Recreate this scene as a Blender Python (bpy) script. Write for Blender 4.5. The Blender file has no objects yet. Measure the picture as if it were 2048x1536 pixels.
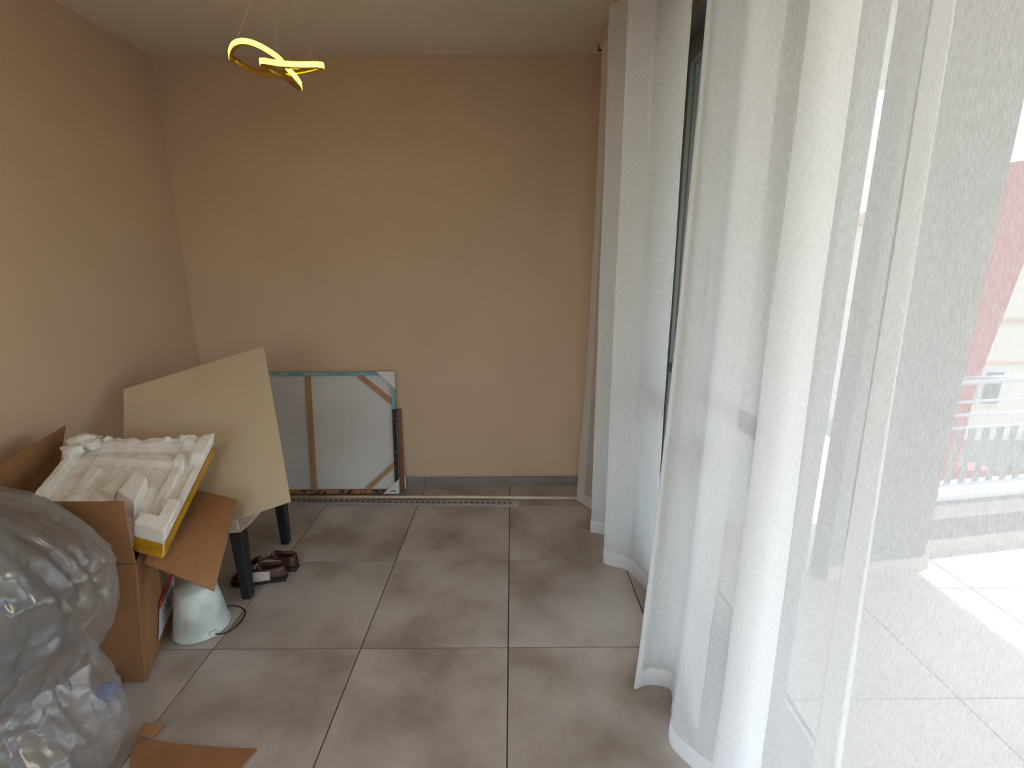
import bpy, bmesh, math, random
from mathutils import Vector, Matrix, noise
random.seed(7)
S = bpy.context.scene
COL = S.collection
V = Vector

# ------------------------------------------------------------------ camera, sky, sun, exposure
def rot_axes():
    pi, ya, ro = math.radians(13.5482), math.radians(-.097), math.radians(.3944)
    def f(X, U, F):
        c, s = math.cos(ro), math.sin(ro); x, up = c*X+s*U, -s*X+c*U
        c, s = math.cos(pi), math.sin(pi); y, z = F*c+up*s, -F*s+up*c
        c, s = math.cos(ya), math.sin(ya); x, y = c*x+s*y, -s*x+c*y
        return V((x, y, z))
    return f(1, 0, 0), f(0, 1, 0), f(0, 0, 1)
ax, ay, af = rot_axes()
cd = bpy.data.cameras.new('camera'); cam = bpy.data.objects.new('camera', cd); COL.objects.link(cam)
cd.sensor_width = 36; cd.lens = 36*960.27/2048; cd.clip_start = .02; cd.clip_end = 300
m = Matrix.Identity(4)
for i in range(3):
    m[i][0], m[i][1], m[i][2] = ax[i], ay[i], -af[i]
m[2][3] = 1.4983
cam.matrix_world = m
S.camera = cam

w = bpy.data.worlds.new('sky'); S.world = w; w.use_nodes = True
nt = w.node_tree; bg = nt.nodes['Background']
sk = nt.nodes.new('ShaderNodeTexSky'); sk.sky_type = 'NISHITA'; sk.sun_disc = False
sk.sun_elevation = math.radians(49); sk.sun_rotation = math.radians(66); sk.air_density = 1.2; sk.dust_density = 1.5
nt.links.new(sk.outputs[0], bg.inputs[0]); bg.inputs[1].default_value = .46
sd = bpy.data.lights.new('sun', 'SUN'); sun = bpy.data.objects.new('sun', sd); COL.objects.link(sun)
sd.energy = 3.5; sd.angle = math.radians(.6); sd.color = (1, .96, .89)
sun.rotation_euler = V((.8, .36, 1.0)).to_track_quat('Z', 'Y').to_euler()
sun.location = (6, 3, 8)
S.view_settings.view_transform = 'Standard'; S.view_settings.look = 'None'
S.view_settings.gamma = 1; S.view_settings.use_curve_mapping = False
S.view_settings.exposure = .90
S.cycles.use_denoising = True
S.cycles.transparent_max_bounces = 32
S.cycles.max_bounces = 14; S.cycles.diffuse_bounces = 8
S.cycles.sample_clamp_indirect = 6

# ------------------------------------------------------------------ materials
MATS = {}
def mat(name, col, rough=.6, metal=0, col2=None, scale=6, detail=4, lo=.35, hi=.65, bump=0, bscale=40, stretch=(1, 1, 1), spec=.5, rnd=False, emit=None, trans=0):
    if name in MATS: return MATS[name]
    M = bpy.data.materials.new(name); M.use_nodes = True; n = M.node_tree.nodes; L = M.node_tree.links
    b = n['Principled BSDF']; b.inputs['Roughness'].default_value = rough; b.inputs['Metallic'].default_value = metal
    b.inputs['Specular IOR Level'].default_value = spec
    tc = n.new('ShaderNodeTexCoord'); mp = n.new('ShaderNodeMapping'); L.new(tc.outputs['Object'], mp.inputs[0]); mp.inputs['Scale'].default_value = stretch
    if rnd:
        oi = n.new('ShaderNodeObjectInfo'); mu = n.new('ShaderNodeVectorMath'); mu.operation = 'SCALE'
        cx = n.new('ShaderNodeCombineXYZ'); L.new(oi.outputs['Random'], cx.inputs[0]); L.new(oi.outputs['Random'], cx.inputs[1])
        L.new(cx.outputs[0], mu.inputs[0]); mu.inputs['Scale'].default_value = 37
        L.new(mu.outputs[0], mp.inputs['Location'])
    nz = n.new('ShaderNodeTexNoise'); nz.inputs['Scale'].default_value = scale; nz.inputs['Detail'].default_value = detail
    L.new(mp.outputs[0], nz.inputs['Vector'])
    r = n.new('ShaderNodeValToRGB'); r.color_ramp.elements[0].position = lo; r.color_ramp.elements[1].position = hi
    c2 = col2 or tuple(min(1, c*.93) for c in col)
    r.color_ramp.elements[0].color = (*c2, 1); r.color_ramp.elements[1].color = (*col, 1)
    L.new(nz.outputs[0], r.inputs[0]); L.new(r.outputs[0], b.inputs['Base Color'])
    if bump:
        nb = n.new('ShaderNodeTexNoise'); nb.inputs['Scale'].default_value = bscale; nb.inputs['Detail'].default_value = 6
        L.new(mp.outputs[0], nb.inputs['Vector'])
        bp = n.new('ShaderNodeBump'); bp.inputs['Strength'].default_value = bump; bp.inputs['Distance'].default_value = .01
        L.new(nb.outputs[0], bp.inputs['Height']); L.new(bp.outputs[0], b.inputs['Normal'])
    if emit:
        b.inputs['Emission Color'].default_value = (*emit[0], 1); b.inputs['Emission Strength'].default_value = emit[1]
    MATS[name] = M
    return M

def sheer(name, lo, hi, col=(.935, .95, .955)):
    M = bpy.data.materials.new(name); M.use_nodes = True; n = M.node_tree.nodes; L = M.node_tree.links
    n.remove(n['Principled BSDF']); out = n['Material Output']
    tc = n.new('ShaderNodeTexCoord'); mp = n.new('ShaderNodeMapping'); mp.inputs['Scale'].default_value = (750, 750, 110)
    L.new(tc.outputs['Object'], mp.inputs[0])
    nz = n.new('ShaderNodeTexNoise'); nz.inputs['Scale'].default_value = 1; nz.inputs['Detail'].default_value = 4; L.new(mp.outputs[0], nz.inputs['Vector'])
    mr = n.new('ShaderNodeMapRange'); mr.inputs[1].default_value = .36; mr.inputs[2].default_value = .64
    mr.inputs[3].default_value = lo; mr.inputs[4].default_value = hi; L.new(nz.outputs[0], mr.inputs[0])
    d = n.new('ShaderNodeBsdfDiffuse'); d.inputs[0].default_value = (*col, 1)
    t = n.new('ShaderNodeBsdfTranslucent'); t.inputs[0].default_value = (*col, 1)
    tr = n.new('ShaderNodeBsdfTransparent')
    a = n.new('ShaderNodeMixShader'); a.inputs[0].default_value = .55; L.new(d.outputs[0], a.inputs[1]); L.new(t.outputs[0], a.inputs[2])
    b = n.new('ShaderNodeMixShader'); L.new(mr.outputs[0], b.inputs[0]); L.new(a.outputs[0], b.inputs[1]); L.new(tr.outputs[0], b.inputs[2])
    L.new(b.outputs[0], out.inputs[0])
    MATS[name] = M
    return M

def film(name, transp, col, rough=.22, bump=.5, bscale=22, gl=.35):
    M = bpy.data.materials.new(name); M.use_nodes = True; n = M.node_tree.nodes; L = M.node_tree.links
    n.remove(n['Principled BSDF']); out = n['Material Output']
    tc = n.new('ShaderNodeTexCoord'); nz = n.new('ShaderNodeTexNoise'); nz.noise_type = 'RIDGED_MULTIFRACTAL'; nz.inputs['Scale'].default_value = bscale; nz.inputs['Detail'].default_value = 4; nz.inputs['Distortion'].default_value = .9; nz.inputs['Roughness'].default_value = .45
    L.new(tc.outputs['Object'], nz.inputs['Vector'])
    bp = n.new('ShaderNodeBump'); bp.inputs['Strength'].default_value = bump; bp.inputs['Distance'].default_value = .012; L.new(nz.outputs[0], bp.inputs['Height'])
    d = n.new('ShaderNodeBsdfDiffuse'); d.inputs[0].default_value = (*col, 1)
    t = n.new('ShaderNodeBsdfTranslucent'); t.inputs[0].default_value = (*col, 1)
    g = n.new('ShaderNodeBsdfGlossy'); g.inputs['Roughness'].default_value = rough; g.inputs[0].default_value = (.95, .95, .95, 1)
    tr = n.new('ShaderNodeBsdfTransparent'); tr.inputs[0].default_value = (.97, .97, .97, 1)
    for x in (d, t, g): L.new(bp.outputs[0], x.inputs['Normal'])
    m1 = n.new('ShaderNodeMixShader'); m1.inputs[0].default_value = .4; L.new(d.outputs[0], m1.inputs[1]); L.new(t.outputs[0], m1.inputs[2])
    m2 = n.new('ShaderNodeMixShader'); m2.inputs[0].default_value = gl; L.new(m1.outputs[0], m2.inputs[1]); L.new(g.outputs[0], m2.inputs[2])
    m3 = n.new('ShaderNodeMixShader'); mr = n.new('ShaderNodeMapRange'); mr.inputs[1].default_value = .1; mr.inputs[2].default_value = .9; mr.inputs[3].default_value = transp+.06; mr.inputs[4].default_value = transp-.34; L.new(nz.outputs[0], mr.inputs[0]); L.new(mr.outputs[0], m3.inputs[0]); L.new(m2.outputs[0], m3.inputs[1]); L.new(tr.outputs[0], m3.inputs[2])
    L.new(m3.outputs[0], out.inputs[0])
    MATS[name] = M
    return M

def glass_mat():
    M = bpy.data.materials.new('window_glass'); M.use_nodes = True; n = M.node_tree.nodes; L = M.node_tree.links
    n.remove(n['Principled BSDF']); out = n['Material Output']
    g = n.new('ShaderNodeBsdfGlossy'); g.inputs['Roughness'].default_value = .02
    tr = n.new('ShaderNodeBsdfTransparent'); tr.inputs[0].default_value = (.93, .95, .95, 1)
    mx = n.new('ShaderNodeMixShader'); mx.inputs[0].default_value = .06
    L.new(tr.outputs[0], mx.inputs[1]); L.new(g.outputs[0], mx.inputs[2]); L.new(mx.outputs[0], out.inputs[0])
    return M

WALL = mat('beige_wall_paint', (.57, .41, .285), .75, col2=(.54, .387, .268), scale=2.2, bump=.05, bscale=90)
CEIL = mat('cream_ceiling_paint', (.70, .64, .53), .85, scale=2, bump=.04, bscale=120)
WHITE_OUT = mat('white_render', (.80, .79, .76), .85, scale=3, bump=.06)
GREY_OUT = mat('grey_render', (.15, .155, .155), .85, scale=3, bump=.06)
SOFFIT = mat('soffit_paint', (.62, .62, .60), .85)
TILE = mat('taupe_porcelain', (.485, .435, .39), .36, col2=(.285, .235, .195), scale=2.8, detail=9, lo=.34, hi=.58, rnd=True, bump=.02, bscale=30)
SKIRT = mat('dark_taupe_porcelain', (.25, .225, .205), .4, col2=(.19, .165, .145), scale=4, rnd=True)
GROUT = mat('dark_grout', (.06, .052, .047), .9)
OUT_TILE = mat('balcony_porcelain', (.50, .44, .38), .6, col2=(.42, .37, .32), scale=5, rnd=True)
ALU = mat('dark_grey_aluminium', (.21, .215, .22), .45, .3)
BALU = mat('mid_grey_steel', (.22, .23, .24), .45, .3)
SILVER = mat('pale_grey_steel', (.62, .66, .72), .35, .6)
CARD = mat('brown_cardboard', (.31, .148, .060), .85, col2=(.265, .122, .048), scale=9, bump=.06, bscale=160, stretch=(1, 1, .15))
CARD_EDGE = mat('cardboard_core', (.24, .13, .07), .9, scale=120)
FOAM = mat('white_polystyrene', (.80, .775, .72), .75, col2=(.66, .615, .53), scale=14, detail=6, lo=.3, hi=.5, bump=.25, bscale=150)
TAPE = mat('yellow_packing_tape', (.62, .33, .02), .4, col2=(.45, .21, .01), scale=16)
BOARD = mat('beige_hardboard', (.56, .46, .31), .6, col2=(.53, .43, .285), scale=3, bump=.03, bscale=200)
LEG = mat('black_stained_wood', (.012, .012, .014), .4, col2=(.02, .018, .018), scale=30, stretch=(1, 1, .1))
FABRIC = mat('cream_upholstery', (.52, .42, .34), .85, scale=40, bump=.2, bscale=300)
PINK_PRINT = mat('faded_print', (.30, .20, .16), .8)
CANVAS = mat('grey_canvas_back', (.60, .575, .555), .9, col2=(.55, .53, .51), scale=4, bump=.1, bscale=400)
PINE = mat('stretcher_pine', (.42, .23, .105), .65, col2=(.34, .175, .075), scale=14, stretch=(1, 1, .2))
BLUE_EDGE = mat('blue_painted_canvas', (.10, .27, .36), .7, col2=(.24, .40, .40), scale=12)
DARK_EDGE = mat('dark_green_painted_canvas', (.012, .014, .010), .7, col2=(.10, .12, .04), scale=40, lo=.3, hi=.45)
AUTUMN_EDGE = mat('russet_painted_canvas', (.36, .17, .07), .7, col2=(.015, .010, .008), scale=38, detail=6, lo=.38, hi=.5)
PAPER = mat('white_card_corner', (.66, .62, .60), .7)
INK = mat('black_print', (.02, .02, .02), .8)
RED_INK = mat('red_print', (.55, .05, .04), .7)
LABEL_W = mat('white_label_paper', (.62, .62, .66), .6)
REDWOOD = mat('red_brown_wood', (.20, .075, .03), .5, col2=(.14, .045, .018), scale=18, stretch=(1, 1, .1))
PVC = mat('cream_plastic_pipe', (.72, .60, .46), .4)
TRACKM = mat('brushed_metal_track', (.50, .47, .44), .35, .6)
SHOE_B = mat('brown_leather', (.075, .028, .018), .42, col2=(.05, .018, .012), scale=20, bump=.1, bscale=120)
SHOE_D = mat('dark_shoe_lining', (.06, .022, .015), .8)
SHOE_W = mat('off_white_leather', (.50, .42, .36), .6, scale=20)
SOLE = mat('black_rubber', (.015, .012, .012), .7)
BUCKET = mat('stained_white_plastic', (.62, .68, .64), .5, col2=(.42, .47, .45), scale=9, detail=6, lo=.35, hi=.6, bump=.05)
WIRE = mat('black_wire', (.02, .018, .016), .45, .5)
GOLD = mat('gold_metal', (.75, .48, .08), .28, 1)
LED = mat('led_diffuser', (1, .9, .5), .5, emit=((1, .74, .055), 3.2))
FILL_GLOW = mat('fill_light_glow', (.9, .88, .8), .5, emit=((1, .88, .72), 13))  # glow of the fill light added behind the camera
FILM = film('crumpled_clear_film', .62, (.52, .51, .51), rough=.26, bump=1.0, bscale=8, gl=.2)
GREY_FAB = mat('grey_padding', (.17, .16, .155), .9, col2=(.06, .055, .055), scale=7, bump=.3, bscale=20)
BLUE_PL = mat('blue_plastic', (.01, .16, .60), .5)
RED_OUT = mat('red_painted_wall', (.42, .06, .07), .7)
BEIGE_OUT = mat('beige_stucco', (.80, .66, .50), .9, col2=(.72, .60, .46), scale=1.2)
DARKWIN = mat('dark_window_glass', (.10, .11, .12), .15)
ROOFT = mat('terracotta_roof', (.62, .38, .28), .8)
GROUND = mat('dusty_garden_ground', (.34, .33, .27), .95, col2=(.18, .20, .13), scale=.9)
LEAF = mat('dull_green_foliage', (.09, .12, .05), .8, col2=(.03, .045, .02), scale=6, bump=.6, bscale=9)
SHEER = sheer('white_voile', .31, .49)
HEM = sheer('white_voile_hem', .06, .16)
GLASS = glass_mat()

# ------------------------------------------------------------------ mesh helpers
class MB:
    def __init__(s): s.v = []; s.f = []
    def add(s, vs, fs):
        o = len(s.v); s.v += [tuple(v) for v in vs]; s.f += [tuple(i+o for i in f) for f in fs]; return s
    def box(s, x0, x1, y0, y1, z0, z1):
        return s.add([(x, y, z) for z in (z0, z1) for y in (y0, y1) for x in (x0, x1)],
                     [(0, 2, 3, 1), (4, 5, 7, 6), (0, 1, 5, 4), (2, 6, 7, 3), (0, 4, 6, 2), (1, 3, 7, 5)])
    def chbox(s, x0, x1, y0, y1, z0, z1, c):            # box with its top edges chamfered
        vs = [(x0, y0, z0), (x1, y0, z0), (x1, y1, z0), (x0, y1, z0), (x0, y0, z1-c), (x1, y0, z1-c), (x1, y1, z1-c), (x0, y1, z1-c),
              (x0+c, y0+c, z1), (x1-c, y0+c, z1), (x1-c, y1-c, z1), (x0+c, y1-c, z1)]
        fs = [(3, 2, 1, 0), (8, 9, 10, 11)]
        for i in range(4):
            j = (i+1) % 4; fs += [(i, j, j+4, i+4), (i+4, j+4, j+8, i+8)]
        return s.add(vs, fs)
    def prism(s, poly, d):                                # polygon (3-D points) extruded by vector d
        n = len(poly); d = V(d)
        return s.add([V(p) for p in poly]+[V(p)+d for p in poly],
                     [tuple(range(n-1, -1, -1)), tuple(range(n, 2*n))]+[(i, (i+1) % n, n+(i+1) % n, n+i) for i in range(n)])
    def panel(s, a, b, c, d, th, nu=6, nv=6, wob=0):      # bilinear sheet a-b-c-d with thickness
        a, b, c, d = map(V, (a, b, c, d)); nrm = (b-a).cross(d-a).normalized()*th/2
        top = []; bot = []
        for j in range(nv+1):
            for i in range(nu+1):
                u, v = i/nu, j/nv
                p = a*(1-u)*(1-v)+b*u*(1-v)+c*u*v+d*(1-u)*v
                if wob: p = p+nrm.normalized()*wob*noise.noise(p*5)
                top.append(p+nrm); bot.append(p-nrm)
        N = len(top); W = nu+1; fs = []
        for j in range(nv):
            for i in range(nu):
                q = j*W+i; fs += [(q, q+1, q+W+1, q+W), (N+q, N+q+W, N+q+W+1, N+q+1)]
        ring = [i for i in range(W)]+[j*W+nu for j in range(1, nv+1)]+[nv*W+i for i in range(nu-1, -1, -1)]+[j*W for j in range(nv-1, 0, -1)]
        for k in range(len(ring)):
            p, q = ring[k], ring[(k+1) % len(ring)]; fs.append((p, N+p, N+q, q))
        return s.add(top+bot, fs)
    def tube(s, pts, r, n=8, closed=False):
        pts = [V(p) for p in pts]; L = len(pts); up = V((0, 0, 1)); vs = []
        for i, p in enumerate(pts):
            t = (pts[(i+1) % L] if closed or i < L-1 else p)-(pts[i-1] if closed or i > 0 else p)
            t.normalize()
            a = t.cross(up)
            if a.length < 1e-3: a = t.cross(V((1, 0, 0)))
            a.normalize(); b = a.cross(t)
            for k in range(n):
                an = 2*math.pi*k/n; vs.append(p+(a*math.cos(an)+b*math.sin(an))*r)
        fs = []
        for i in range(L if closed else L-1):
            for k in range(n):
                k2 = (k+1) % n; j = (i+1) % L
                fs.append((i*n+k, i*n+k2, j*n+k2, j*n+k))
        if not closed: fs += [tuple(range(n-1, -1, -1)), tuple((L-1)*n+k for k in range(n))]
        return s.add(vs, fs)
    def lathe(s, prof, c, n=40):
        c = V(c); vs = []; fs = []
        for r, z in prof:
            for k in range(n):
                a = 2*math.pi*k/n; vs.append(c+V((r*math.cos(a), r*math.sin(a), z)))
        for i in range(len(prof)-1):
            for k in range(n):
                k2 = (k+1) % n; fs.append((i*n+k, i*n+k2, (i+1)*n+k2, (i+1)*n+k))
        return s.add(vs, fs)
    def build(s, name, M, parent=None, smooth=False):
        me = bpy.data.meshes.new(name); me.from_pydata(s.v, [], s.f); me.update()
        bm = bmesh.new(); bm.from_mesh(me); bmesh.ops.recalc_face_normals(bm, faces=bm.faces); bm.to_mesh(me); bm.free()
        if smooth:
            for p in me.polygons: p.use_smooth = True
        me.materials.append(M)
        o = bpy.data.objects.new(name, me); COL.objects.link(o)
        if parent:
            o.parent = parent; o.matrix_parent_inverse = Matrix.Translation(-V(parent.location))
        return o

def bev(o, wd, seg=2):
    b = o.modifiers.new('bevel', 'BEVEL'); b.width = wd; b.segments = seg; b.limit_method = 'ANGLE'; return o
def empty(name, loc, label=None, cat=None, group=None, kind=None):
    o = bpy.data.objects.new(name, None); COL.objects.link(o); o.location = loc; o.empty_display_size = .05
    return tag(o, label, cat, group, kind)
def tag(o, label=None, cat=None, group=None, kind=None):
    if label: o['label'] = label
    if cat: o['category'] = cat
    if group: o['group'] = group
    if kind: o['kind'] = kind
    return o
def crom(P, n):                                           # Catmull-Rom through points
    P = [V(p) for p in P]; out = []
    for i in range(len(P)-1):
        a, b, c, d = P[max(i-1, 0)], P[i], P[i+1], P[min(i+2, len(P)-1)]
        for k in range(n):
            t = k/n
            out.append(.5*((2*b)+(c-a)*t+(2*a-5*b+4*c-d)*t*t+(3*b-a-3*c+d)*t**3))
    out.append(P[-1]); return out

# ------------------------------------------------------------------ room shell
LX, BY, CZ, RX = -2.083, 3.1445, 2.7026, .78
REAR = -3.3
tag(MB().box(LX-.15, RX+.2, BY, BY+.2, -.05, CZ).build('wall_back', WALL), 'plain beige painted end wall behind the leaning canvas', kind='structure')
tag(MB().box(LX-.2, LX, REAR-.2, BY+.2, -.05, CZ).build('wall_left', WALL), 'plain beige painted side wall behind the cardboard box', kind='structure')
rw = MB()
OY0, OY1, OZ = -1.4, 2.72, 2.60
rw.box(RX, RX+.2, REAR-.2, OY0, .0005, CZ); rw.box(RX, RX+.2, OY1, BY, .0005, CZ); rw.box(RX, RX+.2, OY0, OY1, OZ, CZ)
tag(rw.build('wall_right', WALL), 'beige wall around the wide balcony door opening', kind='structure')
rr = MB()                                                  # rear wall with an opening added to let in fill daylight
rr.box(LX, -1.9, REAR-.2, REAR, -.05, CZ); rr.box(.6, RX, REAR-.2, REAR, -.05, CZ); rr.box(-1.9, .6, REAR-.2, REAR, -.05, .1); rr.box(-1.9, .6, REAR-.2, REAR, 2.4, CZ)
tag(rr.build('wall_rear', WALL), kind='structure')
tag(MB().box(LX-.2, RX+.2, REAR-.2, BY+.2, CZ, CZ+.2).build('ceiling', CEIL), 'plain cream painted ceiling', kind='structure')
floor = tag(MB().box(LX, RX+.2, REAR, BY, -.05, -.004).build('floor', GROUT), 'grey taupe porcelain tile floor with thin dark joints', kind='structure')
X0, Y0, T, J = -.0258, 1.6467, .6, .0024
xs = sorted([LX, RX+.19]+[X0+k*T for k in range(-6, 4) if LX+.01 < X0+k*T < RX+.18])
ys = sorted([REAR, BY]+[Y0+k*T for k in range(-10, 5) if REAR+.01 < Y0+k*T < BY-.01])
cache = {}
for i in range(len(xs)-1):
    for j in range(len(ys)-1):
        wx_, wy_ = xs[i+1]-xs[i], ys[j+1]-ys[j]; k = (round(wx_, 3), round(wy_, 3))
        if k not in cache:
            o = MB().chbox(J, wx_-J, J, wy_-J, -.012, 0, .0004).build('tile', TILE, floor); cache[k] = o.data
        else:
            o = bpy.data.objects.new('tile', cache[k]); COL.objects.link(o); o.parent = floor
        o.location = (xs[i], ys[j], 0)
bb = empty('baseboard_back', (0, BY, 0), 'low grey tile skirting along the end wall', kind='structure')
for i in range(len(xs)-1):
    x1 = min(xs[i+1], RX)
    if x1-xs[i] > .03: MB().chbox(xs[i]+.001, x1-.001, BY-.011, BY+.0, 0, .074, .0015).build('tile', SKIRT, bb)
MB().box(LX, RX, BY-.007, BY, .0745, .084).build('paint_ledge', WALL, bb)
bl = empty('baseboard_left', (LX, 0, 0), 'low grey tile skirting along the side wall', kind='structure')
for j in range(len(ys)-1):
    MB().chbox(LX, LX+.011, ys[j]+.001, ys[j+1]-.001, 0, .074, .0015).build('tile', SKIRT, bl)

# sliding balcony door in the right wall
door = empty('door_1', (RX+.05, 1.2, 0), 'dark grey aluminium sliding balcony door behind the sheer curtains', kind='structure')
a, b = RX+.0, RX+.08
MB().box(a, b+.10, OY0, OY0+.06, 0, OZ).build('jamb', ALU, door); MB().box(a, b+.10, OY1-.06, OY1, 0, OZ).build('jamb', ALU, door)
MB().box(a, b+.08, OY0+.06, OY1-.06, OZ-.06, OZ).build('head', ALU, door); MB().box(a, b+.08, OY0+.06, OY1-.06, .0, .022).build('threshold', ALU, door)
def leaf(x0, y0, y1, st):
    bev(MB().box(x0, x0+.05, y0, y0+st, .022, OZ-.06).build('stile', ALU, door), .004); bev(MB().box(x0, x0+.05, y1-.08, y1, .022, OZ-.06).build('stile', ALU, door), .004)
    MB().box(x0, x0+.05, y0+st, y1-.08, .022, .16).build('bottom_rail', ALU, door)
    MB().box(x0, x0+.05, y0+st, y1-.08, .945, .99).build('mid_rail', ALU, door)
    MB().box(x0, x0+.05, y0+st, y1-.08, OZ-.16, OZ-.06).build('top_rail', ALU, door)
    MB().box(x0+.02, x0+.028, y0+st, y1-.08, .16, .945).build('pane', GLASS, door)
    MB().box(x0+.02, x0+.028, y0+st, y1-.08, .99, OZ-.16).build('pane', GLASS, door)
leaf(RX+.012, 1.223, 2.225, .15); leaf(RX+.075, 2.14, 2.66, .08)

# ------------------------------------------------------------------ balcony and beyond
bfloor = tag(MB().box(RX+.2, 4.22, -4, 2.6, -.05, -.006).build('floor_balcony', GROUT), 'pale beige balcony tile floor, half in sun', kind='structure')
k = 0
for i in range(6):
    for j in range(12):
        x, y = RX+.2+i*.6, -4+j*.6
        x1, y1 = min(x+.6, 4.22), min(y+.6, 2.6)
        if x1-x < .05: continue
        kk = ('b', round(x1-x, 3), round(y1-y, 3))
        if kk not in cache:
            o = MB().chbox(.002, x1-x-.002, .002, y1-y-.002, -.02, 0, .0015).build('tile', OUT_TILE, bfloor); cache[kk] = o.data
        else:
            o = bpy.data.objects.new('tile', cache[kk]); COL.objects.link(o); o.parent = bfloor
        o.location = (x, y, 0)
tag(MB().box(RX+.2, 4.22, -4, 3.9, 2.74, 2.95).build('ceiling_balcony', SOFFIT), 'grey slab over the balcony', kind='structure')
tag(MB().box(RX+.2, 1.76, 2.74, 2.95, 0, 2.74).build('wall_balcony', WHITE_OUT), 'short white rendered wall at the balcony end', kind='structure')
UD, MD = V((.988, .155, 0)), V((-.155, .988, 0))
def bp_(p0, u, mm, z): return V(p0)+UD*u+MD*mm+V((0, 0, z))
CP = V((2.078, 2.160, 0))
def obox(mb, p0, u0, u1, m0, m1, z0, z1):
    return mb.prism([bp_(p0, u0, m0, z0), bp_(p0, u1, m0, z0), bp_(p0, u1, m1, z0), bp_(p0, u0, m1, z0)], (0, 0, z1-z0))
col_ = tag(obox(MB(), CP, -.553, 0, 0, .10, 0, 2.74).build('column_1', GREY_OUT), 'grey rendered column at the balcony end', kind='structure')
obox(MB(), CP, -.553, .018, -.012, 0, 0, .072).build('skirting', OUT_TILE, col_)
KP = V((2.10, 2.266, 0))
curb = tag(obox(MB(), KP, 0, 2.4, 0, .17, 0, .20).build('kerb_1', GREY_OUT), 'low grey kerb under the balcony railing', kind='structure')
obox(MB(), KP, -.02, 2.4, -.012, 0, 0, .085).build('skirting', OUT_TILE, curb)
obox(MB(), KP, 0, 2.4, .17, .42, 0, .185).build('rear_ledge', WHITE_OUT, curb)
obox(MB(), KP, 0, 2.4, .17, .20, .185, .225).build('ledge_lip', WHITE_OUT, curb)
rail = empty('balcony_railing', tuple(bp_(KP, 1, .36, .185)), 'pale grey metal railing with round handrail on the kerb', 'railing')
RM = .30
def rod(u0, u1, z, r, name, mm=RM):
    return MB().tube([bp_(KP, u0, mm, z), bp_(KP, u1, mm, z)], r, 12).build(name, SILVER, rail, True)
rod(.0, 2.4, .862, .024, 'handrail')
for z in (.738, .658, .578): rod(.0, 2.4, z, .008, 'mid_rail')
obox(MB(), KP, 0, 2.4, RM-.012, RM+.012, .215, .235).build('bottom_rail', SILVER, rail)
bal = None
for i in range(24):
    u = .03+i*.098
    if bal is None:
        bal = obox(MB(), (0, 0, 0), 0, .036, -.006, .006, 0, .345).build('baluster', BALU, rail); o = bal
        o.matrix_parent_inverse = Matrix.Identity(4)
    else:
        o = bal.copy(); COL.objects.link(o)
    o.location = bp_(KP, u, RM, .235)-V(rail.location)
for u in (.0, 1.2, 2.36): obox(MB(), KP, u, u+.04, RM-.02, RM+.02, .185, .845).build('post', SILVER, rail)
# neighbouring terrace, red building, beige building, garden
tag(MB().box(RX+.2, 2.95, 2.62, 6.2, -.4, -.05).build('terrace_slab', WHITE_OUT), 'sunlit white terrace slab beyond the balcony', kind='structure')
tag(MB().box(-40, 60, 3, 90, -3.3, -3.0).build('ground', GROUND), 'dry garden ground below the balcony', kind='structure')
red = empty('red_building', (7.1, 7.3, -3), 'dull red wall with a slanted edge seen beyond the railing', 'building')
MB().prism([(6.70, 7, -3), (6.93, 7, -3), (6.96, 7, -.4), (7.0, 7, 0), (7.24, 7, 1.53), (7.46, 7, 2.93), (6.70, 7, 2.79)], (0, .9, 0)).build('slanted_wall', RED_OUT, red)
MB().box(6.86, 7.24, 6.7, 7.0, -3, -1.5).build('plinth', RED_OUT, red)
MB().prism([(6.66, 6.97, 2.79), (7.5, 6.97, 2.93), (7.5, 6.97, 2.97), (6.66, 6.97, 2.83)], (0, 1, 0)).build('coping', RED_OUT, red)
bld = empty('beige_building', (14, 13, -3), 'beige stucco house with a small grey window behind the red wall', 'building')
MB().box(9.6, 26, 12, 20, -3, 2.6).build('wall', BEIGE_OUT, bld)
MB().box(9.4, 26.2, 11.8, 20.2, 2.6, 2.9).build('roof', ROOFT, bld)
MB().box(9.6, 26, 11.94, 12, .10, .22).build('string_course', ROOFT, bld); MB().box(9.6, 26, 11.95, 12, -.95, -.88).build('string_course', ROOFT, bld)
for wx0 in (12.04, 15.2):
    f = MB().box(wx0-.08, wx0+.5, 11.92, 12.0, -2.05, -1.08).build('window', PAPER, bld)
    MB().box(wx0, wx0+.42, 11.90, 11.93, -1.97, -1.15).build('pane', DARKWIN, f)
def blob(name, c, r, M, amp, f, seed, sq=1, sub=4):
    bm = bmesh.new(); bmesh.ops.create_icosphere(bm, subdivisions=sub, radius=1)
    for v in bm.verts:
        d = v.co.normalized(); k = 1+amp*noise.fractal(d*f+V((seed, seed*1.7, 0)), 1, 2, 4)
        v.co = V((d.x*r[0], d.y*r[1], d.z*r[2]*sq))*k+V(c)
    me = bpy.data.meshes.new(name); bm.to_mesh(me); bm.free(); me.materials.append(M)
    o = bpy.data.objects.new(name, me); COL.objects.link(o)
    for p in me.polygons: p.use_smooth = True
    return o
for i, (x, y, r, lb) in enumerate([(7.9, 8.0, .5, 'small dull green shrub right of the red wall'), (9.4, 8.2, .6, 'wide dull green shrub before the beige house'), (8.3, 6.6, .45, 'low grey green shrub nearest the railing outside')]):
    tag(blob('garden_shrub', (x, y, -3+r*.7), (r, r, r*.8), LEAF, .35, 2.2, i*5.1), lb, 'shrub', 'shrubs in the garden below')

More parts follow.
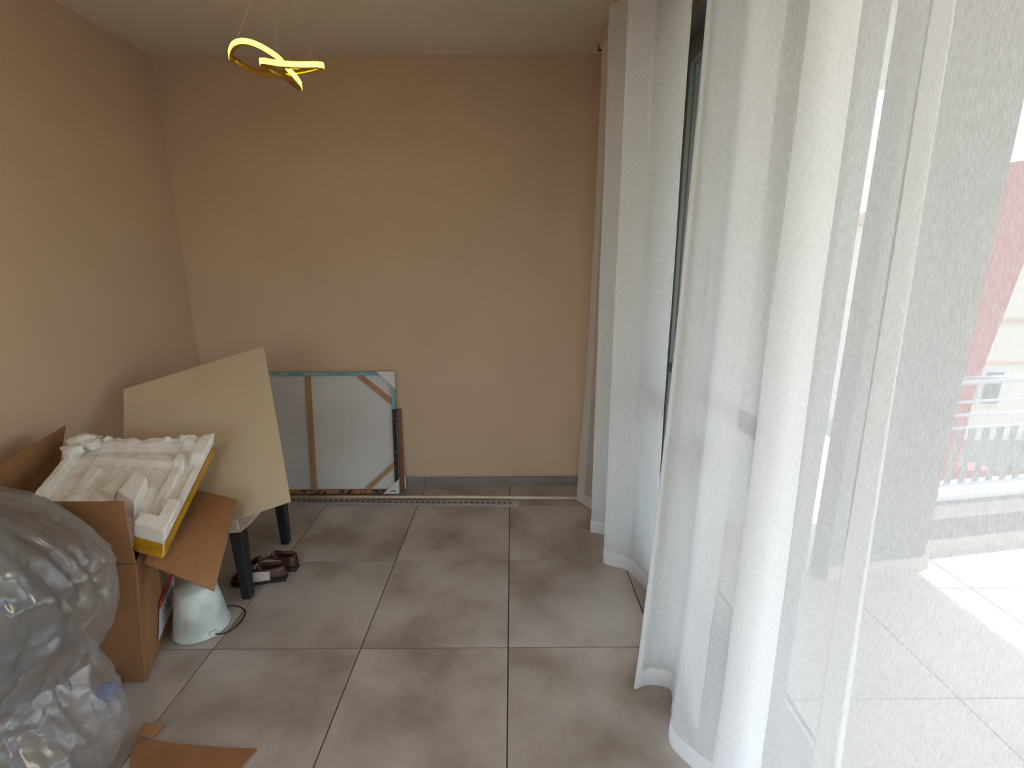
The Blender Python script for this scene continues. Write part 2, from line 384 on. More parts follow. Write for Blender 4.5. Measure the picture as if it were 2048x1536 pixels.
# ------------------------------------------------------------------ curtains
def curtain(name, bot, top, label, n=9, zb=.012, zt=2.655, rows=46, seed=0, h0=0):
    B, Tp = crom([(x, y, 0) for x, y in bot], n), crom([(x, y, 0) for x, y in top], n)
    def at(i, z):
        s = z/zt; t = 1-(1-s)**2
        p = B[i].lerp(Tp[i], t)
        q = .0045*noise.noise(V((i*.11+seed, z*1.7, seed)))+.003*noise.noise(V((i*.3, z*4, seed+3)))
        return V((p.x+q, p.y+q*.6, z))
    def sheet(z0, z1, nr, off=0):
        mb = MB(); N = len(B)
        vs = [at(i, z0+(z1-z0)*j/nr)+V((off, 0, 0)) for j in range(nr+1) for i in range(N)]
        return mb.add(vs, [(j*N+i, j*N+i+1, (j+1)*N+i+1, (j+1)*N+i) for j in range(nr) for i in range(N-1)])
    o = sheet(zb, zt, rows).build(name, SHEER, None, True); tag(o, label, 'curtain', 'white sheer curtains over the balcony door')
    sheet(zb, zb+.075, 3, -.0025).build('hem', HEM, o, True)
    # stitched side hem at the free end
    vs = []; N = 6; R = 40
    for j in range(R+1):
        z = zb+(zt-zb)*j/R
        for i in range(N): vs.append(at(h0+i, z)+V((-.0022, .0, 0)))
    MB().add(vs, [(j*N+i, j*N+i+1, (j+1)*N+i+1, (j+1)*N+i) for j in range(R) for i in range(N-1)]).build('side_hem', HEM, o, True)
    return o
far_b = [(.415, 2.900), (.50, 2.765), (.615, 2.69), (.60, 2.57), (.447, 2.505), (.51, 2.475), (.63, 2.41), (.62, 2.29), (.463, 2.212), (.573, 2.136), (.615, 2.03), (.64, 1.95), (.67, 2.10), (.69, 2.42), (.67, 2.70)]
far_t = [(.490, 2.920), (.53, 2.80), (.60, 2.72), (.59, 2.60), (.452, 2.525), (.51, 2.475), (.61, 2.40), (.60, 2.30), (.468, 2.212), (.555, 2.14), (.595, 2.03), (.63, 1.93), (.65, 2.10), (.66, 2.42), (.65, 2.70)]
curtain('sheer_curtain', far_b, far_t, 'white sheer curtain hanging against the beige end wall, farther of the pair', seed=1)
near_b = [(.60, 1.27), (.61, 1.50), (.52, 1.56), (.435, 1.440), (.49, 1.452), (.564, 1.43), (.535, 1.33), (.500, 1.233), (.545, 1.15), (.63, 1.05), (.60, .91), (.575, .935), (.555, 1.05), (.525, .98), (.55, .80), (.505, .556), (.516, .558), (.516, .634), (.505, .60), (.47, .42), (.54, .25), (.47, .02), (.55, -.2), (.46, -.45), (.55, -.7), (.48, -1.0)]
near_t = [(.60, 1.20), (.62, 1.45), (.56, 1.53), (.500, 1.400), (.53, 1.41), (.565, 1.345), (.52, 1.18), (.485, 1.020), (.53, .97), (.60, .97), (.585, .928), (.57, .94), (.555, 1.02), (.53, .95), (.53, .80), (.500, .648), (.510, .650), (.512, .670), (.503, .652), (.48, .45), (.53, .25), (.48, .02), (.54, -.2), (.47, -.45), (.54, -.7), (.48, -1.0)]
curtain('sheer_curtain', near_b, near_t, 'long white sheer curtain nearest the camera, veiling the sunny balcony', seed=4, h0=27)
trk = empty('curtain_track', (.54, 1.0, 2.70), 'slim white curtain track on the ceiling above the sheers', 'curtain track')
MB().box(.49, .60, -1.3, 3.02, 2.675, 2.7026).build('rail', PVC, trk)
MB().box(.488, .602, 3.02, 3.04, 2.672, 2.7026).build('end_cap', INK, trk)

# ------------------------------------------------------------------ added fill light behind the camera, pendant lamp
cl = empty('added_fill_light', (-.2, -1.2, CZ), 'round warm white fill light added out of view overhead', 'fill light')  # unseen, added to brighten the interior
MB().lathe([(0, 0), (.33, 0), (.34, -.01), (.34, -.055), (.325, -.06), (.325, -.05)], (-.2, -1.2, CZ)).build('rim', SILVER, cl, True)
MB().lathe([(.325, -.05), (.25, -.062), (.12, -.068), (0, -.07)], (-.2, -1.2, CZ)).build('diffuser', FILL_GLOW, cl, True)

lamp = empty('pendant_lamp', (-.99, 2.28, 2.70), 'gold twisted loop pendant lamp glowing yellow under the ceiling', 'lamp')
CPX = [(-1.183, 2.30, 2.380), (-1.140, 2.25, 2.397), (-1.083, 2.21, 2.395), (-1.024, 2.19, 2.379), (-0.963, 2.18, 2.347), (-0.916, 2.18, 2.311), (-0.876, 2.17, 2.264), (-0.863, 2.19, 2.227), (-0.893, 2.24, 2.244), (-0.944, 2.29, 2.288), (-0.992, 2.30, 2.312), (-1.023, 2.27, 2.324), (-1.009, 2.20, 2.319), (-0.957, 2.13, 2.294), (-0.894, 2.10, 2.274), (-0.817, 2.10, 2.269), (-0.764, 2.14, 2.285), (-0.778, 2.22, 2.310), (-0.847, 2.28, 2.321), (-0.919, 2.31, 2.323), (-0.997, 2.33, 2.321), (-1.077, 2.34, 2.329), (-1.144, 2.35, 2.352), (-1.185, 2.34, 2.376)]
N = len(CPX); ring = []
for i in range(N):
    a_, b_, c_, d_ = (V(CPX[(i+k) % N]) for k in (-1, 0, 1, 2))
    for k in range(8):
        t = k/8; ring.append(.5*((2*b_)+(c_-a_)*t+(2*a_-5*b_+4*c_-d_)*t*t+(3*b_-a_-3*c_+d_)*t**3))
def ribbon(off0, off1, h):
    L = len(ring); vs = []; fs = []
    for i, p in enumerate(ring):
        t = (ring[(i+1) % L]-ring[i-1]).normalized(); o_ = t.cross(V((0, 0, 1))).normalized(); u_ = o_.cross(t).normalized()
        for q, hh in ((off0, -h), (off1, -h), (off1, h), (off0, h)): vs.append(p+o_*q+u_*hh)
    for i in range(L):
        j = (i+1) % L
        for k in range(4): fs.append((i*4+k, i*4+(k+1) % 4, j*4+(k+1) % 4, j*4+k))
    return MB().add(vs, fs)
ribbon(-.005, .0085, .0120).build('gold_channel', GOLD, lamp, True)
ribbon(.0078, .0098, .0098).build('led_strip', LED, lamp, True)
for p in ((-.80, 2.20, 2.318), (-.93, 2.17, 2.312), (-1.11, 2.22, 2.408)):
    MB().tube([p, (-.99+(p[0]+.99)*.25, 2.30, 2.68)], .0011, 6).build('wire', PVC, lamp)
MB().lathe([(.0, 0), (.085, 0), (.09, .004), (.09, .03), (0, .03)], (-.99, 2.30, 2.672)).build('canopy', GOLD, lamp, True)

# ------------------------------------------------------------------ chair and leaning board
ch = empty('dining_chair', (-1.46, 2.17, 0), 'cream upholstered dining chair on black legs under the leaning beige board', 'chair')
def leg_(x, y, z1, lean=0):
    a_, b_ = .021, .029
    vs = [(x+sx*a_, y+sy*a_, .0005) for sx, sy in ((-1, -1), (1, -1), (1, 1), (-1, 1))]+[(x+sx*b_, y+sy*b_+lean, z1) for sx, sy in ((-1, -1), (1, -1), (1, 1), (-1, 1))]
    bev(MB().add(vs, [(3, 2, 1, 0), (4, 5, 6, 7)]+[(i, (i+1) % 4, (i+1) % 4+4, i+4) for i in range(4)]).build('leg', LEG, ch), .006)
for x, y, z in ((-1.252, 1.965, .375), (-1.285, 2.425, .375), (-1.70, 1.965, .375), (-1.68, 2.425, .375)): leg_(x, y, z)
bev(MB().prism([(-1.735, 1.925, .36), (-1.215, 1.925, .36), (-1.225, 2.10, .36), (-1.315, 2.455, .36), (-1.735, 2.455, .36)], (0, 0, .095)).build('seat', FABRIC, ch), .02, 3)
bev(MB().prism([(-1.72, 2.40, .40), (-1.26, 2.40, .40), (-1.33, 2.40, .95), (-1.37, 2.40, 1.0), (-1.66, 2.40, 1.0), (-1.70, 2.40, .95)], (0, .07, 0)).build('backrest', FABRIC, ch), .015, 3)
ap = bev(MB().prism([(-1.285, 1.93, .352), (-1.225, 1.93, .356), (-1.19, 1.93, .385), (-1.145, 1.93, .435), (-1.135, 1.93, .462), (-1.285, 1.93, .462)], (0, .10, 0)).build('seat_apron', FABRIC, ch), .006)
for i in range(4): MB().box(-1.283+i*.013, -1.279+i*.013, 1.9285, 1.930, .366+i*.001, .425).build('printed_mark', PINK_PRINT, ap)
BR = V((-.95, 1.87, .539)); U_ = V((.950, .145, .276)); V_ = V((-.367, .635, .680)); Lb, Wb = .705, .859
U_.normalize(); V_.normalize()
NB = U_.cross(V_).normalized()
TL = V((-1.934, 2.313, .928)); TR = V((-1.265, 2.416, 1.123)); BLc = V((-1.619, 1.768, .345))
bd = bev(MB().prism([BR, TR, TL, BLc.lerp(TL, .52), BR.lerp(BLc, .60)], -NB*.006).build('hardboard_sheet', BOARD), .001)
tag(bd, 'beige hardboard sheet propped at a slant on the chair', 'board')

# ------------------------------------------------------------------ cardboard box, polystyrene tray
box = empty('cardboard_box', (-1.6, 1.75, 0), 'open brown cardboard box with flaps up beside the plastic bag', 'box')
FR, FL, BRr, BLl = V((-1.385, 1.49, .004)), V((-1.85, 1.465, .004)), V((-1.553, 1.915, .004)), V((-2.0, 1.885, .004))
H = .494; hz = V((0, 0, H)); tilt = V((.057, 0, 0))
FRt, FLt, BRt, BLt = FR+hz+tilt, FL+hz+tilt*.3, BRr+hz+tilt*.3, BLl+hz+V((.03, 0, 0))
def cpart(name, a_, b_, c_, d_, th=.005, M=CARD, wob=.006):
    return MB().panel(a_, b_, c_, d_, th, 8, 8, wob).build(name, M, box, False)
cpart('front_panel', FL, FR, FRt, FLt); cpart('right_panel', FR, BRr, BRt, FRt)
cpart('back_panel', BRr, BLl, BLt, BRt); cpart('left_panel', BLl, FL, FLt, BLt)
cpart('bottom_panel', FL, FR, BRr, BLl, wob=0)
cpart('front_flap', FLt+V((0, 0, .004)), FRt+V((0, 0, .004)), V((-1.318, 1.485, .742)), V((-1.80, 1.46, .752)))
cpart('right_flap', V((-1.318, 1.515, .485)), V((-1.10, 1.536, .354)), V((-1.115, 1.775, .597)), V((-1.44, 1.90, .60)), wob=.004)
cpart('left_flap', FLt.lerp(BLt, .15), BLt.lerp(FLt, .08), V((-1.93, 1.965, .852)), V((-1.86, 1.50, .80)))
cpart('back_flap', BLt, BRt, BRt+V((.0, .012, -.20)), BLt+V((.0, .05, -.20)))
rp = (BRr-FR); rl = V((rp.x, rp.y, 0)).normalized(); rn = V((rl.y, -rl.x, 0))
def rface(s, z):                                           # a point on the right panel, s along it
    t = s/V((rp.x, rp.y, 0)).length; a_ = FR.lerp(BRr, t); b_ = FRt.lerp(BRt, t)
    return a_.lerp(b_, z/H)+rn*.0075
lab = MB().panel(rface(.15, .05), rface(.40, .045), rface(.44, .16), rface(.20, .155), .001, 4, 4).build('shipping_label', LABEL_W, box); lab['label'] = 'white label with a red stripe'
MB().panel(rface(.20, .158)+rn*.001, rface(.44, .162)+rn*.001, rface(.45, .195)+rn*.001, rface(.20, .188)+rn*.001, .001, 4, 1).build('red_stripe', RED_INK, lab)
for i, (s, z, l) in enumerate(((.27, .12, .07), (.25, .10, .10), (.30, .085, .05), (.36, .12, .05), (.36, .10, .03))):
    MB().panel(rface(s, z)+rn*.0012, rface(s+l, z)+rn*.0012, rface(s+l, z+.006)+rn*.0012, rface(s, z+.006)+rn*.0012, .0006, 2, 1).build('print_line', INK, lab)
for i in range(5):
    MB().panel(rface(.255, .21+i*.022), rface(.36, .21+i*.022), rface(.36, .215+i*.022), rface(.255, .215+i*.022), .0008, 2, 1).build('printed_bar', INK, box)

tray = empty('polystyrene_tray', (-1.5, 1.7, .6), 'broken white polystyrene packing tray tilted on top of the cardboard box', 'packing foam')
a0, a1, a2, a3 = V((-1.705, 1.555, .700)), V((-1.236, 1.515, .556)), V((-1.262, 1.905, .785)), V((-1.845, 1.92, .775))   # FL FR BR BL
def tray_pt(a_, b_, h=0):
    p = a0*(1-a_)*(1-b_)+a1*a_*(1-b_)+a2*a_*b_+a3*(1-a_)*b_
    n_ = (a1-a0).cross(a3-a0).normalized(); return p+n_*h
def sst(x, e0, e1):
    t = max(0, min(1, (x-e0)/(e1-e0))); return t*t*(3-2*t)
def hgt(a_, b_):
    h = 0
    h += .030*(1-sst(a_, .035, .07))+.020*sst(a_, .93, .955)                  # side rims
    n1 = noise.noise(V((a_*9, 3, 1)))
    h += (.034+.012*n1)*sst(b_, .90+.02*n1, .935+.02*n1)                       # torn back rim
    h += .022*(sst(b_, .70, .73)-sst(b_, .80, .83))*sst(a_, .18, .22)*(1-sst(a_, .84, .88))
    h += .012*(sst(a_, .20, .215)-sst(a_, .27, .285))*(1-sst(b_, .6, .63))
    h += .012*(sst(a_, .36, .37)-sst(a_, .42, .43))*(1-sst(b_, .5, .53))
    h += .014*(sst(a_, .78, .80)-sst(a_, .86, .88))*sst(b_, .12, .2)
    h -= .02*(1-sst(abs(a_-.30)+abs(b_-.86)*2, .05, .1))+.018*(1-sst(abs(a_-.8)+abs(b_-.87)*2.5, .05, .08))
    h += .004*noise.fractal(V((a_*14, b_*14, 2)), 1, 2, 4)
    return h
G = 84; top = []; botm = []
for j in range(G+1):
    for i in range(G+1):
        a_, b_ = i/G, j/G
        e = .012*noise.noise(V((a_*12, b_*12, 9)))*(1 if b_ > .97 or a_ < .03 else 0)
        top.append(tray_pt(a_, b_+e*2, hgt(a_, b_))); botm.append(tray_pt(a_, b_+e*2, -.05))
W_ = G+1; nn = len(top); fs = []
for j in range(G):
    for i in range(G):
        q = j*W_+i; fs += [(q, q+1, q+W_+1, q+W_), (nn+q, nn+q+W_, nn+q+W_+1, nn+q+1)]
rg = [i for i in range(W_)]+[j*W_+G for j in range(1, G+1)]+[G*W_+i for i in range(G-1, -1, -1)]+[j*W_ for j in range(G-1, 0, -1)]
for k in range(len(rg)):
    p, q = rg[k], rg[(k+1) % len(rg)]; fs.append((p, nn+p, nn+q, q))
MB().add(top+botm, fs).build('tray_body', FOAM, tray)
def tblock(name, poly, h0, h1, inset=.012):
    c = V((sum(p[0] for p in poly)/len(poly), sum(p[1] for p in poly)/len(poly), 0)); n_ = len(poly)
    lo = [tray_pt(x, y, h0) for x, y in poly]; hi = [tray_pt(x+(c.x-x)*inset*8, y+(c.y-y)*inset*8, h1) for x, y in poly]
    return bev(MB().add(lo+hi, [tuple(range(n_-1, -1, -1)), tuple(range(n_, 2*n_))]+[(i, (i+1) % n_, n_+(i+1) % n_, n_+i) for i in range(n_)]).build(name, FOAM, tray), .004)
tblock('corner_block', [(.76, .0), (1, 0), (1, .30), (.90, .30), (.90, .12), (.76, .12)], .0, .052, .006)
tblock('corner_block', [(.90, .74), (1, .74), (1, 1.0), (.93, 1.0), (.90, .95)], .0, .055)
tblock('spacer_block', [(.53, .22), (.72, .12), (.70, .46), (.58, .52)], .0, .062, .02)
tblock('spacer_block', [(.40, .26), (.52, .24), (.56, .46), (.48, .48)], .0, .04, .01)
for (a_, b_, r, s) in ((.06, .93, .055, 1), (.14, .90, .035, 7), (.03, .76, .04, 3), (.66, .98, .018, 5), (.78, .985, .02, 8), (.22, .99, .018, 2)):
    o = blob('broken_chunk', tray_pt(a_, b_, .035), (r, r*.8, r*.7), FOAM, .5, 1.7, s, sub=3); o.parent = tray; o.matrix_parent_inverse = Matrix.Translation(-V(tray.location))
vs = []; K = 40
for k in range(K+1):
    t = k/K*1.22
    a_, b_ = (1.006, 1-t) if t < 1 else (1-(t-1)*1.0, -.008)
    wv = .004*noise.noise(V((t*14, 0, 4)))
    vs += [tray_pt(a_, b_, .004+wv), tray_pt(a_, b_, -.058+wv*2)]
MB().add(vs, [(2*k, 2*k+1, 2*k+3, 2*k+2) for k in range(K)]).build('tape_strip', TAPE, tray)

# ------------------------------------------------------------------ plastic bags and what they hold
def bag(name, prof, M, seed, amp, label, nu=150, nv=110):
    """prof: list of (z, cx, cy, rx, ry) from the floor up"""
    def P(t):
        x = t*(len(prof)-1); i = min(int(x), len(prof)-2); f_ = x-i
        f_ = f_*f_*(3-2*f_)
        return [prof[i][k]*(1-f_)+prof[i+1][k]*f_ for k in range(5)]
    vs = []; fs = []
    for j in range(nv+1):
        z, cx, cy, rx, ry = P(j/nv)
        for i in range(nu):
            an = 2*math.pi*i/nu; d = V((math.cos(an), math.sin(an), 0))
            q = V((d.x*2.6, d.y*2.6, z*1.9+seed))
            w1 = q+V((noise.noise(q*1.6), noise.noise(q*1.6+V((9, 0, 0))), noise.noise(q*1.6+V((0, 9, 0)))))*.8
            rid = (1-abs(noise.noise(w1*1.5))*2)*.6+(1-abs(noise.noise(w1*3.4+V((3, 1, 7))))*2)*.38+(1-abs(noise.noise(w1*7.5))*2)*.22+noise.noise(q*.9)*1.0
            k = 1 if 0 < j < nv else .2
            rr_ = amp*rid*k
            vs.append((cx+d.x*(rx+rr_), cy+d.y*(ry+rr_), max(.003, z+amp*.6*noise.noise(q*2+V((5, 5, 5)))*k)))
    for j in range(nv):
        for i in range(nu):
            i2 = (i+1) % nu; fs.append((j*nu+i, j*nu+i2, (j+1)*nu+i2, (j+1)*nu+i))
    fs += [tuple(range(nu-1, -1, -1)), tuple(nv*nu+i for i in range(nu))]
    return tag(MB().add(vs, fs).build(name, M, None, True), label, 'plastic bag')
bag('plastic_bag', [(0.004, -1.617, 1.10, 0.333, 0.20), (0.060, -1.593, 1.11, 0.357, 0.23), (0.140, -1.578, 1.11, 0.372, 0.24), (0.220, -1.583, 1.12, 0.367, 0.24), (0.300, -1.620, 1.13, 0.330, 0.23), (0.360, -1.632, 1.14, 0.318, 0.23), (0.460, -1.600, 1.15, 0.350, 0.25), (0.560, -1.578, 1.15, 0.372, 0.26), (0.680, -1.570, 1.16, 0.380, 0.25), (0.770, -1.595, 1.16, 0.355, 0.23), (0.840, -1.640, 1.16, 0.310, 0.20), (0.890, -1.690, 1.16, 0.260, 0.15), (0.915, -1.735, 1.16, 0.215, 0.07)], FILM, 2.0, .030,
    'tall crumpled clear plastic bag full of grey padding beside the box', 190, 150)
o = blob('grey_bundle', (-1.62, 1.16, .56), (.27, .17, .30), GREY_FAB, .35, 1.6, 3.3)
tag(o, 'grey padded bundle inside the tall crumpled plastic bag', 'bundle')
o = blob('blue_wrapper', (-1.455, 1.412, .042), (.036, .026, .032), BLUE_PL, .5, 1.8, 4.4, sub=3)
tag(o, 'bright blue plastic wrapper between the clear bag and the cardboard box', 'wrapper')

# ------------------------------------------------------------------ upturned bucket
bk = empty('plastic_bucket', (-1.35, 1.775, 0), 'upturned stained white plastic bucket with a black wire handle under the flap', 'bucket')
MB().lathe([(.100, .004), (.106, .0), (.110, .004), (.110, .012), (.104, .015), (.102, .03), (.092, .10), (.077, .19), (.071, .203), (.062, .209), (.0, .211)], (-1.35, 1.775, 0.001)).build('bucket_body', BUCKET, bk, True)
bev(MB().prism([(-1.270, 1.700, .006), (-1.246, 1.712, .006), (-1.246, 1.712, .032), (-1.270, 1.700, .032)], (-.012, .016, 0)).build('handle_lug', BUCKET, bk), .003)
hp = crom([(-1.250, 1.706, .02), (-1.222, 1.73, .006), (-1.20, 1.775, .004), (-1.20, 1.835, .004), (-1.225, 1.875, .005), (-1.265, 1.88, .02), (-1.295, 1.86, .035)], 8)
MB().tube(hp, .0028, 8).build('wire_handle', WIRE, bk, True)

# ------------------------------------------------------------------ pair of shoes
def shoe(root):
    """toe at -x, heel at +x, length .255; built about the root's origin"""
    secs = [(-.132, .012, .020, 1), (-.125, .026, .034, 1), (-.105, .039, .046, 1), (-.075, .045, .054, 1), (-.045, .044, .064, 1), (-.020, .041, .074, .9), (-.005, .040, .076, .35), (.02, .038, .072, 0), (.05, .035, .068, 0), (.08, .034, .068, 0), (.105, .031, .072, 0), (.118, .022, .073, 0), (.124, .010, .070, .0)]
    vs = []; n_ = 15
    for x, hw, hh, roof in secs:
        ringp = []
        for sgn in (1, -1):
            outer = [(0.0, .014), (.85*hw, .014), (1.0*hw, .30*hh+.008), (.95*hw, .62*hh), (.72*hw, hh)]
            if roof > .5: outer[4] = (.55*hw, hh*.96)
            inn = [(.60*hw, hh-.001), (.62*hw, hh*(.35+.6*roof)), (.0, (.022*(1-roof)+hh*roof))]
            if roof > .5: inn = [(.35*hw, hh), (.2*hw, hh*1.01), (0, hh*1.02)]
            side = [(sgn*y, z) for y, z in outer+inn]
            ringp.append(side)
        pts = ringp[0]+list(reversed(ringp[1][1:-1]))
        n_ = len(pts)
        vs += [(x, y, z) for y, z in pts]
    fs = [tuple(range(n_)), tuple((len(secs)-1)*n_+k for k in range(n_-1, -1, -1))]
    for i in range(len(secs)-1):
        for k in range(n_): fs.append((i*n_+k, i*n_+(k+1) % n_, (i+1)*n_+(k+1) % n_, (i+1)*n_+k))
    up = MB().add(vs, fs).build('upper', SHOE_B, root, True)
    sb = up.modifiers.new('smooth', 'SUBSURF'); sb.levels = 1; sb.render_levels = 2
    so = []
    pr = [(x, hw*1.06) for x, hw, hh, r_ in secs]
    poly = [(x, y, 0) for x, y in pr]+[(x, -y, 0) for x, y in reversed(pr)]
    bev(MB().prism(poly, (0, 0, .016)).build('sole', SOLE, root), .002)
    MB().box(.055, .122, -.026, .026, -.006, 0).build('heel_block', SOLE, root)
    for sy in (-1, 1):
        a_ = [(-.055, 1.02, .26), (.045, 1.03, .26), (.075, 1.03, .26)]
        v2 = []; KX = 9
        for i in range(KX):
            x = -.058+i*.0145
            j = max(q for q in range(len(secs)-1) if secs[q][0] <= x); f_ = (x-secs[j][0])/(secs[j+1][0]-secs[j][0])
            hw = secs[j][1]*(1-f_)+secs[j+1][1]*f_; hh = secs[j][2]*(1-f_)+secs[j+1][2]*f_
            for yy, zz in ((1.05*hw, .017), (1.09*hw, .30*hh+.008), (1.04*hw, .62*hh), (.86*hw, hh*.88)): v2.append((x, sy*yy, zz))
        MB().add(v2, [(i*4+k, i*4+k+1, i*4+k+5, i*4+k+4) for i in range(KX-1) for k in range(3)]).build('side_panel', SHOE_W, root, True)['label'] = 'off white leather side panel'
    for i in range(4):
        x = -.06+i*.015; z = .062+i*.006
        MB().tube([(x, -.028, z-.010), (x+.004, -.012, z+.004), (x+.004, .012, z+.004), (x, .028, z-.010)], .0022, 6).build('lace', SHOE_W, root)
    MB().tube(crom([(-.012, -.034, .070), (.04, -.031, .069), (.10, -.024, .073), (.121, 0, .075), (.10, .024, .073), (.04, .031, .069), (-.012, .034, .070), (-.02, 0, .079)], 5), .0035, 6, True).build('collar', SHOE_B, root, True)
s1 = empty('leather_shoe', (0, 0, 0), 'brown and off white laced leather shoe, front one behind the black chair leg', 'shoe', 'pair of brown and white leather shoes')
shoe(s1)
s2 = s1.copy(); COL.objects.link(s2)
for c in list(s1.children):
    d = c.copy(); COL.objects.link(d); d.parent = s2
s2['label'] = 'brown and off white laced leather shoe, rear one of the pair under the chair'
s1.location = (-1.255, 2.085, .007); s1.rotation_euler = (0, 0, math.radians(9))
s2.location = (-1.235, 2.19, .007); s2.rotation_euler = (0, 0, math.radians(-4))

# ------------------------------------------------------------------ reversed canvas, framed panel, pipe, track
cv = empty('stretched_canvas', (-1.27, 3.01, 0), 'large reversed canvas with pine stretcher bars leaning on the end wall', 'canvas')
CW, CHh = .98, .835
def cvp(x, z, d=0):                                        # canvas local: x from its right edge leftwards, z up, d towards the room
    th = math.atan2(.092, CHh)
    return V((-.785-x, 3.008+z*math.sin(th)-d*math.cos(th), .009+z*math.cos(th)+d*math.sin(th)))
def cbox(x0, x1, z0, z1, d0, d1, name, M, par=None):
    mb = MB().add([cvp(x, z, d) for d in (d0, d1) for z in (z0, z1) for x in (x0, x1)], [(0, 2, 3, 1), (4, 5, 7, 6), (0, 1, 5, 4), (2, 6, 7, 3), (0, 4, 6, 2), (1, 3, 7, 5)])
    return bev(mb.build(name, M, par or cv), .0015)
cbox(0, CW, 0, CHh, -.032, -.026, 'canvas_sheet', CANVAS)
cbox(0, CW, 0, .026, -.026, .0, 'edge_bar', AUTUMN_EDGE)['label'] = 'russet and black painted canvas edge'
cbox(0, CW, CHh-.022, CHh, -.026, .0, 'edge_bar', BLUE_EDGE)['label'] = 'blue painted canvas edge'
cbox(0, .022, .026, .585, -.026, .0, 'edge_bar', DARK_EDGE)['label'] = 'dark green painted canvas edge'
cbox(0, .022, .585, CHh-.022, -.026, .0, 'edge_bar', BLUE_EDGE)['label'] = 'blue painted canvas edge'
cbox(CW-.022, CW, .026, CHh-.022, -.026, .0, 'edge_bar', BLUE_EDGE)
cbox(.560, .590, .026, CHh-.022, -.024, -.006, 'stretcher_bar', PINE)
def brace(p, q, wd=.03):
    p, q = V((*p, 0)), V((*q, 0)); n_ = V((-(q-p).y, (q-p).x, 0)).normalized()*wd/2
    pts = [p-n_, q-n_, q+n_, p+n_]
    mb = MB().add([cvp(v.x, v.y, d) for d in (-.024, -.008) for v in pts], [(3, 2, 1, 0), (4, 5, 6, 7)]+[(i, (i+1) % 4, (i+1) % 4+4, i+4) for i in range(4)])
    mb.build('corner_brace', PINE, cv)
brace((.235, CHh-.024), (.022, CHh-.205)); brace((.215, .028), (.022, .20))
def protector(pts):
    mb = MB().add([cvp(x, z, d) for d in (-.036, .003) for x, z in pts], [(2, 1, 0), (3, 4, 5), (0, 1, 4, 3), (1, 2, 5, 4), (2, 0, 3, 5)])
    return mb.build('corner_protector', PAPER, cv)
protector([(-.004, CHh+.004), (.118, CHh+.004), (-.004, CHh-.112)])
pc = protector([(-.004, -.002), (.108, -.002), (-.004, .100)])
for i, (x, wd) in enumerate(((.052, .004), (.045, .006), (.036, .004), (.029, .006), (.022, .004))):
    MB().add([cvp(x-a_, z, .0036) for a_, z in ((0, .016), (wd, .016), (wd, .026), (0, .026))], [(0, 1, 2, 3)]).build('printed_mark', INK, pc)
fp = empty('framed_panel', (-.80, 3.09, 0), 'narrow red brown framed panel behind the reversed canvas', 'picture frame')
def fpp(x, z, d=0): return V((x, 3.068+z*.105-d, .003+z))
for x0, x1, z0, z1, nm, M in ((-.785, -.757, 0, .575, 'frame_side', REDWOOD), (-1.40, -1.372, 0, .575, 'frame_side', REDWOOD), (-1.372, -.785, .547, .575, 'frame_rail', REDWOOD), (-1.372, -.785, 0, .028, 'frame_rail', REDWOOD)):
    bev(MB().add([fpp(x, z, d) for d in (0, .012) for z in (z0, z1) for x in (x0, x1)], [(0, 2, 3, 1), (4, 5, 7, 6), (0, 1, 5, 4), (2, 6, 7, 3), (0, 4, 6, 2), (1, 3, 7, 5)]).build(nm, M, fp), .004)
MB().add([fpp(x, z, d) for d in (.004, .008) for z in (.028, .547) for x in (-1.372, -.785)], [(0, 2, 3, 1), (4, 5, 7, 6), (0, 1, 5, 4), (2, 6, 7, 3), (0, 4, 6, 2), (1, 3, 7, 5)]).build('backing', CARD, fp)
MB().box(-.757, -.748, 3.085, 3.094, .003, .10).build('pale_strip', PVC, fp)

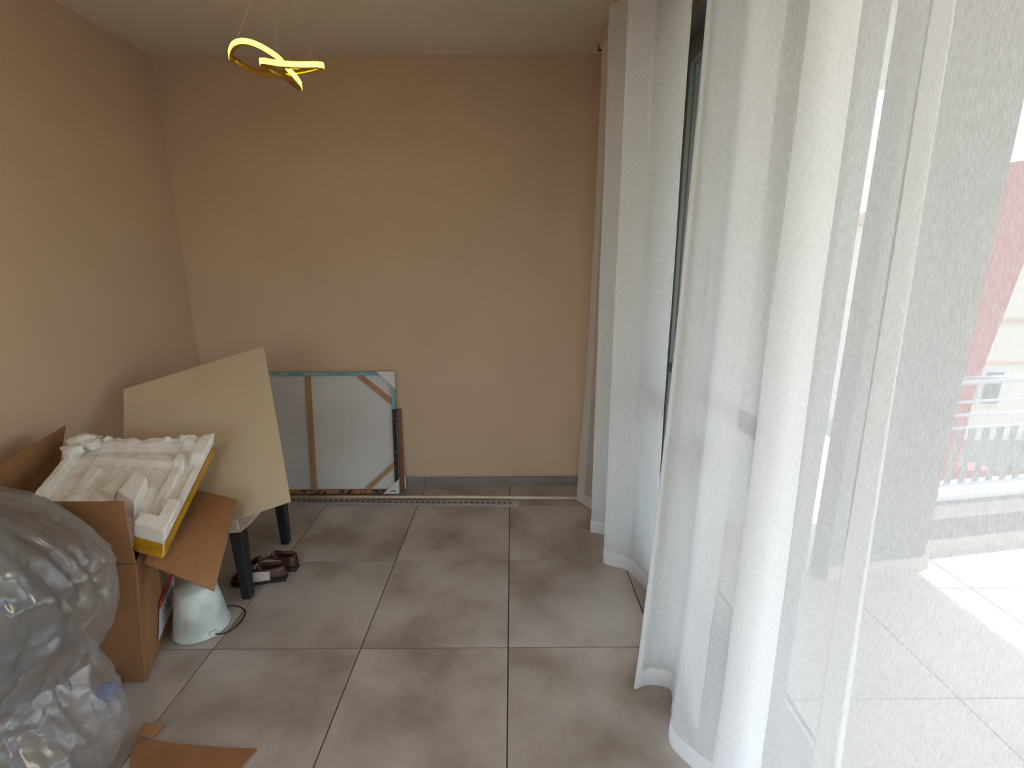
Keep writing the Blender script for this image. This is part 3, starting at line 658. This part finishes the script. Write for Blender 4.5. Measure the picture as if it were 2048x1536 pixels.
pp = MB(); pp.tube([(-1.62, 2.955, .0125), (-.4, 2.945, .0125), (.445, 2.922, .0125)], .0115, 14)
tag(pp.build('plastic_pipe', PVC, None, True), 'long cream plastic pipe lying along the end wall', 'pipe')
tr_ = empty('metal_track', (-.7, 2.88, 0), 'perforated grey metal track on the floor in front of the cream pipe', 'metal track')
p0, p1 = V((-1.60, 2.915, 0)), V((.030, 2.846, 0)); dv = (p1-p0).normalized(); pv = V((-dv.y, dv.x, 0))
def trb(s0, s1, m0, m1, z0, z1, name, M):
    return MB().prism([p0+dv*s0+pv*m0+V((0, 0, z0)), p0+dv*s1+pv*m0+V((0, 0, z0)), p0+dv*s1+pv*m1+V((0, 0, z0)), p0+dv*s0+pv*m1+V((0, 0, z0))], (0, 0, z1-z0)).build(name, M, tr_)
TLn = (p1-p0).length
trb(0, TLn, -.016, .016, .001, .003, 'base_strip', TRACKM); trb(0, TLn, -.016, -.0145, .003, .012, 'front_flange', TRACKM); trb(0, TLn, .0145, .016, .003, .02, 'rear_flange', TRACKM)
sl = MB()
k = .02
while k < TLn-.04:
    sl.prism([p0+dv*k+pv*.0143+V((0, 0, .007)), p0+dv*(k+.020)+pv*.0143+V((0, 0, .007)), p0+dv*(k+.020)+pv*.0143+V((0, 0, .014)), p0+dv*k+pv*.0143+V((0, 0, .014))], -pv*.0006)
    k += .036
sl.build('slots', INK, tr_)['kind'] = 'stuff'

# ------------------------------------------------------------------ cardboard scrap on the floor
sc = empty('cardboard_sheet', (-1.05, 1.1, 0), 'flat torn brown cardboard sheet on the floor at the bottom edge', 'cardboard')
base = [(-1.215, 1.20), (-1.235, 1.258), (-1.17, 1.250), (-1.09, 1.236), (-.95, 1.225), (-.825, 1.219), (-.855, 1.13), (-.93, .95), (-1.16, .93), (-1.165, 1.12)]
MB().prism([(x, y, .004+.006*abs(noise.noise(V((x*6, y*6, 0))))) for x, y in base], (0, 0, .005)).build('sheet', CARD, sc)
MB().panel((-1.24, 1.262, .012), (-1.185, 1.255, .012), (-1.16, 1.285, .034), (-1.235, 1.295, .030), .004, 6, 3, .01).build('torn_flap', CARD, sc)
bpy.context.view_layer.update()
